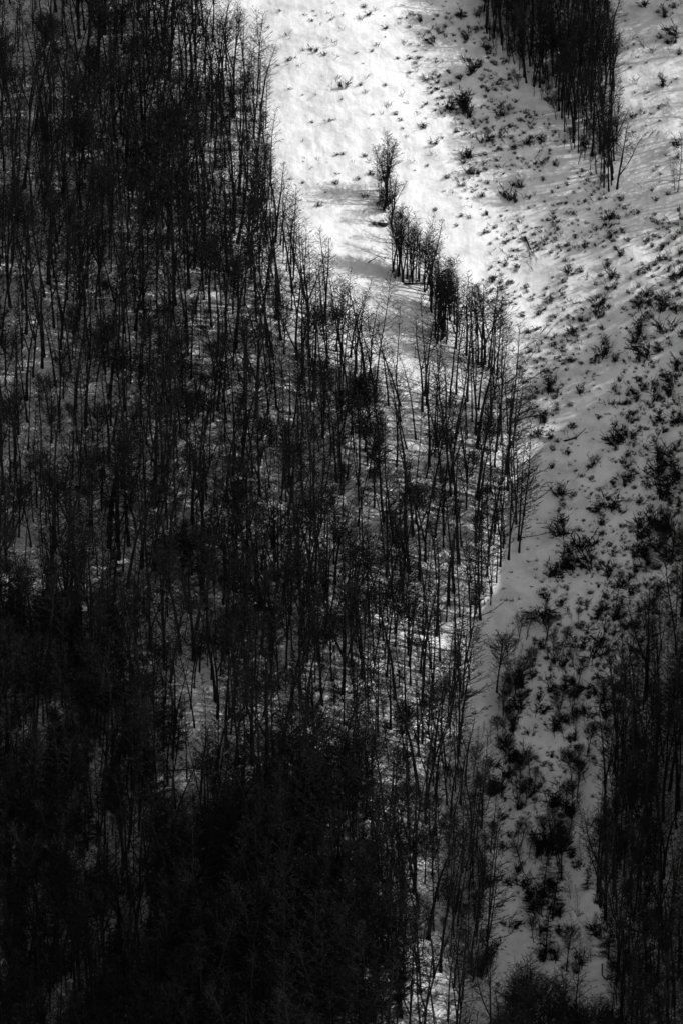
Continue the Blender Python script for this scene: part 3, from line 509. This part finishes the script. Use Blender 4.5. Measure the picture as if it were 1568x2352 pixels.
# ------------------------------------------------------------------ words for each plant
ORD = 'first second third fourth fifth sixth seventh eighth ninth tenth eleventh twelfth thirteenth fourteenth fifteenth sixteenth seventeenth eighteenth nineteenth twentieth'.split()
def tree_words(t):
    k = kind_of(t[0]); s_ = t[3]; tall = {'slim': .6, 'wide': .75, 'evergreen': .55}.get(k, 1) * s_
    size = 'tall' if tall > .98 else 'short' if tall < .62 else 'middling'
    lean = ' leaning' if abs(t[4]) > .3 else ' tilted rightwards' if t[4] > .055 else ' tilted leftwards' if t[4] < -.055 else ''
    form = {'slim': 'slender bare tree', 'wide': 'broad-crowned bare tree', 'evergreen': 'evergreen', 'edge': 'long-boughed bare tree', 'thin': 'open-crowned bare tree'}.get(k, 'bare beech')
    return size + ' ' + form + lean
def tree_place(t):
    u, v = t[7]; z = t[6]
    if z == 'single':
        if v < 200: return 'at the head of the forest edge', 'trees at the head of the forest edge'
        if u < 870 and 700 < v < 800: return 'where the forest meets the snow chute', 'trees where the forest meets the chute'
        if v < 500 and u < 1000: return 'alone on the upper snow chute', 'lone trees on the chute'
        if v < 660 and u < 1000: return 'in the small knot on the snow chute', 'knot of trees on the chute'
        if v < 800 and u < 1062: return 'in the strip below the knot', 'strip of trees below the knot'
        if v < 900 and u < 1200: return 'in the clump at the forest corner', "clump at the forest's corner"
        if u > 1500: return 'on bright snow at the right border', 'trees on bright snow by the border'
        if v > 1900: return "in the dark cluster at the gully's foot", "cluster at the gully's foot"
        if u < 1000: return 'fallen against neighbours in mid forest', 'leaning trees in mid forest'
        return 'among shrubs of the shaded gully', 'trees among the gully shrubs'
    if z == 'left_edge':
        for lim, nm in ((330, 'beside the top of the snow chute'), (560, 'beside the middle of the snow chute'), (790, 'beside the foot of the snow chute'), (960, "on the forest's outer corner"), (1160, 'above the bulge of the forest edge'), (1420, 'on the bulge of the forest edge'), (1720, 'by the gully below the bulge'), (2050, 'beside the narrow lower gully'), (9999, "beside the gully's foot")):
            if v < lim: return nm, 'forest edge ' + nm
    if z == 'grove':
        a = 'outer side' if u > 1360 else 'pointed lower end' if v > 300 else 'ragged inner side'
        return "on the %s of the upper grove" % a, 'upper grove, ' + a
    if z == 'right':
        a = 'upper' if v < 1750 else 'middle' if v < 2080 else 'lower'
        return 'in the %s part of the right-hand forest' % a, 'right-hand forest, %s part' % a
    if z == 'gully': return ('in the shrubby gully where it narrows' if v < 1850 else 'in the shrubby foot of the gully'), 'small trees in the gully'
    if z == 'bottom': return 'with its crown rising from the bottom border', 'crowns at the bottom border'
    col = 'at the very left border' if u < 70 else 'by left border' if u < 200 else 'left of centre' if u < 420 else 'halfway across' if u < 640 else 'towards the gully'
    row = 'top' if v < 420 else 'upper' if v < 800 else 'upper middle' if v < 1200 else 'lower middle' if v < 1600 else 'lower' if v < 1830 else 'deep lower' if v < 2060 else 'bottom'
    return 'in %s forest %s' % (row, col), '%s forest, %s' % (row, col)
def shrub_words(e):
    k = kind_of(e[0]); w_ = e[3] * (1.6 if k == 'shrub' else 1.0)
    if k == 'tuft': return 'tiny dark twig tuft'
    if k == 'sapling': return ('crooked' if int(e[0][-1]) % 2 else 'forked') + (' little' if e[3] < .6 else ' larger') + ' bare sapling'
    a = 'very large' if w_ > 2.3 else 'large' if w_ > 1.7 else 'middling' if w_ > 1.15 else 'small' if w_ > .7 else 'tiny'
    return a + ' ragged shrub'
def shrub_place(uv):
    u, v = uv
    if u < 790 and v < 520: return 'on the chute beside the forest', 'plants on the chute beside the forest'
    if u < 960 and v < 250: return 'on the top of the open snow chute', 'plants on the top of the chute'
    if u < 960 and v < 540: return 'around the lone chute trees', 'plants around the lone trees'
    if u < 1110 and v < 560: return 'between snow chute and upper grove', 'plants between chute and grove'
    if u > 1390 and v < 430: return 'on bright snow right of the grove', 'plants right of the grove'
    if v < 300: return "in the upper grove's shadow", "plants in the grove's shadow"
    if v < 480: return 'on streaked snow under the grove', 'plants under the grove'
    if v < 960 and u < 1200: return 'on sunny snow above the forest corner', 'plants above the forest corner'
    if v < 720 and u < 1340: return 'on the sunny slope below the grove', 'plants on the sunny slope'
    if v < 960 and u < 1340: return 'on the last sunlit snow above the gully', 'plants above the gully'
    if v < 720: return 'at the shaded gully head', 'plants at the gully head'
    if v < 960: return 'in the upper shaded gully', 'plants in the upper gully'
    if v >= 960:
        side = 'hugging the forest edge' if u < 1190 else 'mid gully' if u < 1310 else 'on the far bank' if u < 1420 else 'by the right-hand forest'
        lv = 'level with the forest bulge' if v < 1140 else 'just under the bulge' if v < 1320 else 'further below the bulge' if v < 1500 else 'where the gully narrows' if v < 1680 else 'in the narrow lower gully' if v < 1850 else 'near the gully foot' if v < 2050 else 'at the gully foot'
        return side + ' ' + lv, 'gully plants ' + lv
    if v < 1180: return ('on the gully floor by the forest bulge', 'plants on the gully floor') if u < 1320 else ('on the shaded bank level with the bulge', 'plants on the bank')
    if v < 1400: return ('on the gully floor under the bulge', 'plants under the bulge') if u < 1320 else ('on the shaded bank above the right-hand forest', 'plants above the right-hand forest')
    if v < 1600: return 'in the gully below the bulge', 'plants in the gully below the bulge'
    if v < 1850: return 'in the narrowing lower gully', 'plants in the lower gully'
    return "at the gully's dark foot", "plants at the gully's foot"
REC = []
for i in sorted(BIG): t = TREES[i]; pl, gr = tree_place(t); REC.append([('evergreen_tree', 'evergreen tree') if kind_of(t[0]) == 'evergreen' else ('beech_tree', 'tree'), tree_words(t) + ' ' + pl, gr, t[7], t[0], t[1], t[2], t[3], t[4], t[5]])
for i in sorted(SHR): e = ALLS[i - NT]; pl, gr = shrub_place(e[4]); nm = {'shrub': ('shrub', 'shrub'), 'bushlet': ('shrub', 'shrub'), 'sapling': ('sapling', 'sapling'), 'tuft': ('twig_tuft', 'twigs')}[kind_of(e[0])]; REC.append([nm, shrub_words(e) + ' ' + pl, gr, e[4], e[0], e[1], e[2], e[3], 0, 0])
same = {}
for r in REC: same.setdefault(r[1], []).append(r)
for lab, rs_ in same.items():                       # alike neighbours are told apart by their order, up the slope or across it
    n = len(rs_)
    if n < 2 or n > 20: continue
    su = np.ptp([r[3][0] for r in rs_]); sv = np.ptp([r[3][1] for r in rs_]); up = sv > su
    for j, r in enumerate(sorted(rs_, key=lambda r: r[3][1] if up else r[3][0])):
        pos = ('topmost' if up else 'leftmost') if j == 0 else ('lowest' if up else 'rightmost') if j == n - 1 else ORD[j] + (' down' if up else ' from left')
        r[1] = lab + ', ' + pos

# ------------------------------------------------------------------ build the things, then the masses
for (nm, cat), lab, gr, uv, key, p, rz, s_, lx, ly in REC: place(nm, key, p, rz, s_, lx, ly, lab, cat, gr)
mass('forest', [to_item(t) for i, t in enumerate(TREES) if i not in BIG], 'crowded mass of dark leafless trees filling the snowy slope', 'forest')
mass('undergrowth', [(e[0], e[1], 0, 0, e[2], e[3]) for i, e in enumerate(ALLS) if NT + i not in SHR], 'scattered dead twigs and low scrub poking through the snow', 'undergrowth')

# ------------------------------------------------------------------ rocks, logs, dead branches
def thing(name, p, label, cat, group=None):
    e = bpy.data.objects.new(name, None); sc.collection.objects.link(e); e.location = p; e['label'] = label; e['category'] = cat
    if group: e['group'] = group
    return e
def part(name, mb, m, par, smooth=True):
    o = bpy.data.objects.new(name, mb.mesh(name, M[m], smooth)); sc.collection.objects.link(o); o.parent = par; return o
def lump(rx, ry, rz_, seed, cut=None, grow=1.0):
    mb = MB(); nu, nv = 18, 10
    for j in range(nv + 1):
        for i in range(nu):
            a = 2 * math.pi * i / nu; b = math.pi * (j / nv if cut is None else j / nv * cut)
            d = np.array([math.sin(b) * math.cos(a), math.sin(b) * math.sin(a), math.cos(b)])
            f = grow * (1 + .38 * (float(vnoise(d[0] * 1.7 + 9 + seed, d[1] * 1.7 + d[2] * 1.3 + 5, seed)) - .5) + .16 * (float(vnoise(d[0] * 4 + 9, d[2] * 4 + d[1] * 3 + 5, seed + 1)) - .5))
            mb.v.append(d * np.array([rx, ry, rz_]) * f)
    for j in range(nv):
        for i in range(nu): mb.f.append((j * nu + i, (j + 1) * nu + i, (j + 1) * nu + (i + 1) % nu, j * nu + (i + 1) % nu))
    return mb
def boulder(u, v, r, label, seed):
    p = ground_at(u, v); e = thing('boulder', p, label, 'boulder', 'snow-capped boulders')
    part('rock', lump(r, r * .9, r * .85, seed), 'rock', e); part('snow_cap', lump(r, r * .9, r * .85, seed, cut=.36, grow=1.09), 'snow', e)
boulder(879, 515, 1.15, 'dark snow-capped boulder hanging below the lone chute trees', 11)
boulder(196, 1122, 1.9, 'large snow-capped boulder in a forest clearing near the left border', 12)
boulder(385, 1000, .9, 'small snow-dusted boulder among trunks in mid forest', 13)
def deadwood(name, uvs, r, label, cat, seed, lift=.15, snowy=True, stubs=5, group='dead wood on the snow'):
    rng = random.Random(seed); P = [ground_at(u, v) for u, v, *_ in uvs]; hs = [x[2] if len(x) > 2 else lift for x in uvs]
    o0 = P[0].copy(); pts = []
    for a in range(len(P) - 1):
        for q in range(4):
            f = q / 4; pts.append(P[a] * (1 - f) + P[a + 1] * f - o0 + np.array([rng.gauss(0, r * .3), rng.gauss(0, r * .3), hs[a] * (1 - f) + hs[a + 1] * f]))
    pts.append(P[-1] - o0 + np.array([0, 0, hs[-1]])); n = len(pts); e = thing(name, o0, label, cat, group)
    tr = MB(); tr.tube(pts, [r * (1 - .75 * j / (n - 1)) for j in range(n)], 8); part('trunk', tr, 'bark', e)
    for b in range(stubs):
        i = rng.randrange(n // 4, n - 1); q = bent(rng, pts[i], (pts[i + 1] - pts[i]) * .6 + np.array([rng.gauss(0, .4), rng.gauss(0, .3), rng.uniform(.2, .9)]), rng.uniform(.8, 2.6), 4, .05, .2)
        mb = MB(); mb.tube(q, [r * .4, r * .33, r * .25, r * .16, .01], 5); spray(rng, mb, q, .03, 2, 3); part('branch', mb, 'bark', e)
    if snowy:
        sn = MB(); sn.tube([q + np.array([0, 0, r * .75 * (1 - .75 * j / (n - 1))]) for j, q in enumerate(pts)], [r * .62 * (1 - .75 * j / (n - 1)) for j in range(n)], 6); part('snow_cap', sn, 'snow', e)
deadwood('fallen_tree', [(1168, 980, .8), (1215, 966, .9), (1262, 958, .5)], .20, 'fallen bare tree reaching out of the forest edge over the gully', 'fallen tree', 1, snowy=False, stubs=9)
deadwood('dead_branch', [(1293, 1015, .2), (1322, 1010, .4), (1344, 996, 1.1)], .20, 'forked dead branch lying on the gully floor beside shrubs', 'branch', 2, snowy=False, stubs=4)
deadwood('dead_branch', [(1188, 1250, 1.2), (1230, 1240, .9), (1268, 1227, .4)], .11, 'long thin dead branch sticking out low under the forest bulge', 'branch', 3, snowy=False, stubs=4)
deadwood('dead_branch', [(1136, 2088, .3), (1152, 2084, .5), (1160, 2078, 1.0), (1158, 2074, 1.7)], .16, "hook-shaped dead branch at the forest edge near the gully's foot", 'branch', 4, snowy=False, stubs=0)
deadwood('dead_branch', [(1382, 2228, 1.2), (1381, 2246, .5), (1392, 2254, .3), (1425, 2242, .5), (1440, 2226, 1.0)], .14, "curved dead bough looping over snow at the right forest's foot", 'branch', 5, snowy=False, stubs=1)
deadwood('fallen_log', [(165, 1050, .5), (185, 1085, .5), (200, 1112, .6)], .28, 'snow-topped fallen log above the large forest boulder', 'log', 6, stubs=3)
deadwood('fallen_log', [(815, 1302, .4), (865, 1300, .6), (905, 1292, .8)], .26, 'fallen log lying across the clearing in mid forest', 'log', 7, stubs=5)
deadwood('fallen_log', [(385, 1775, .4), (430, 1772, .5), (490, 1765, .5)], .24, 'snow-topped fallen log in the lower forest clearing', 'log', 8, stubs=4)
deadwood('fallen_log', [(928, 655, .3), (960, 655, .4), (1000, 660, .4)], .22, 'fallen log at the foot of the knot on the snow chute', 'log', 9, snowy=False, stubs=6)
deadwood('dead_branch', [(845, 606, .3), (868, 598, .9), (884, 604, .4)], .13, 'arched dead branch beside the knot on the snow chute', 'branch', 10, snowy=False, stubs=4)
deadwood('dead_branch', [(1205, 545, .15), (1217, 575, .2), (1235, 600, .2)], .0 + .18, 'straight dead branch lying downhill on the sunny slope', 'branch', 12, snowy=False, stubs=2)
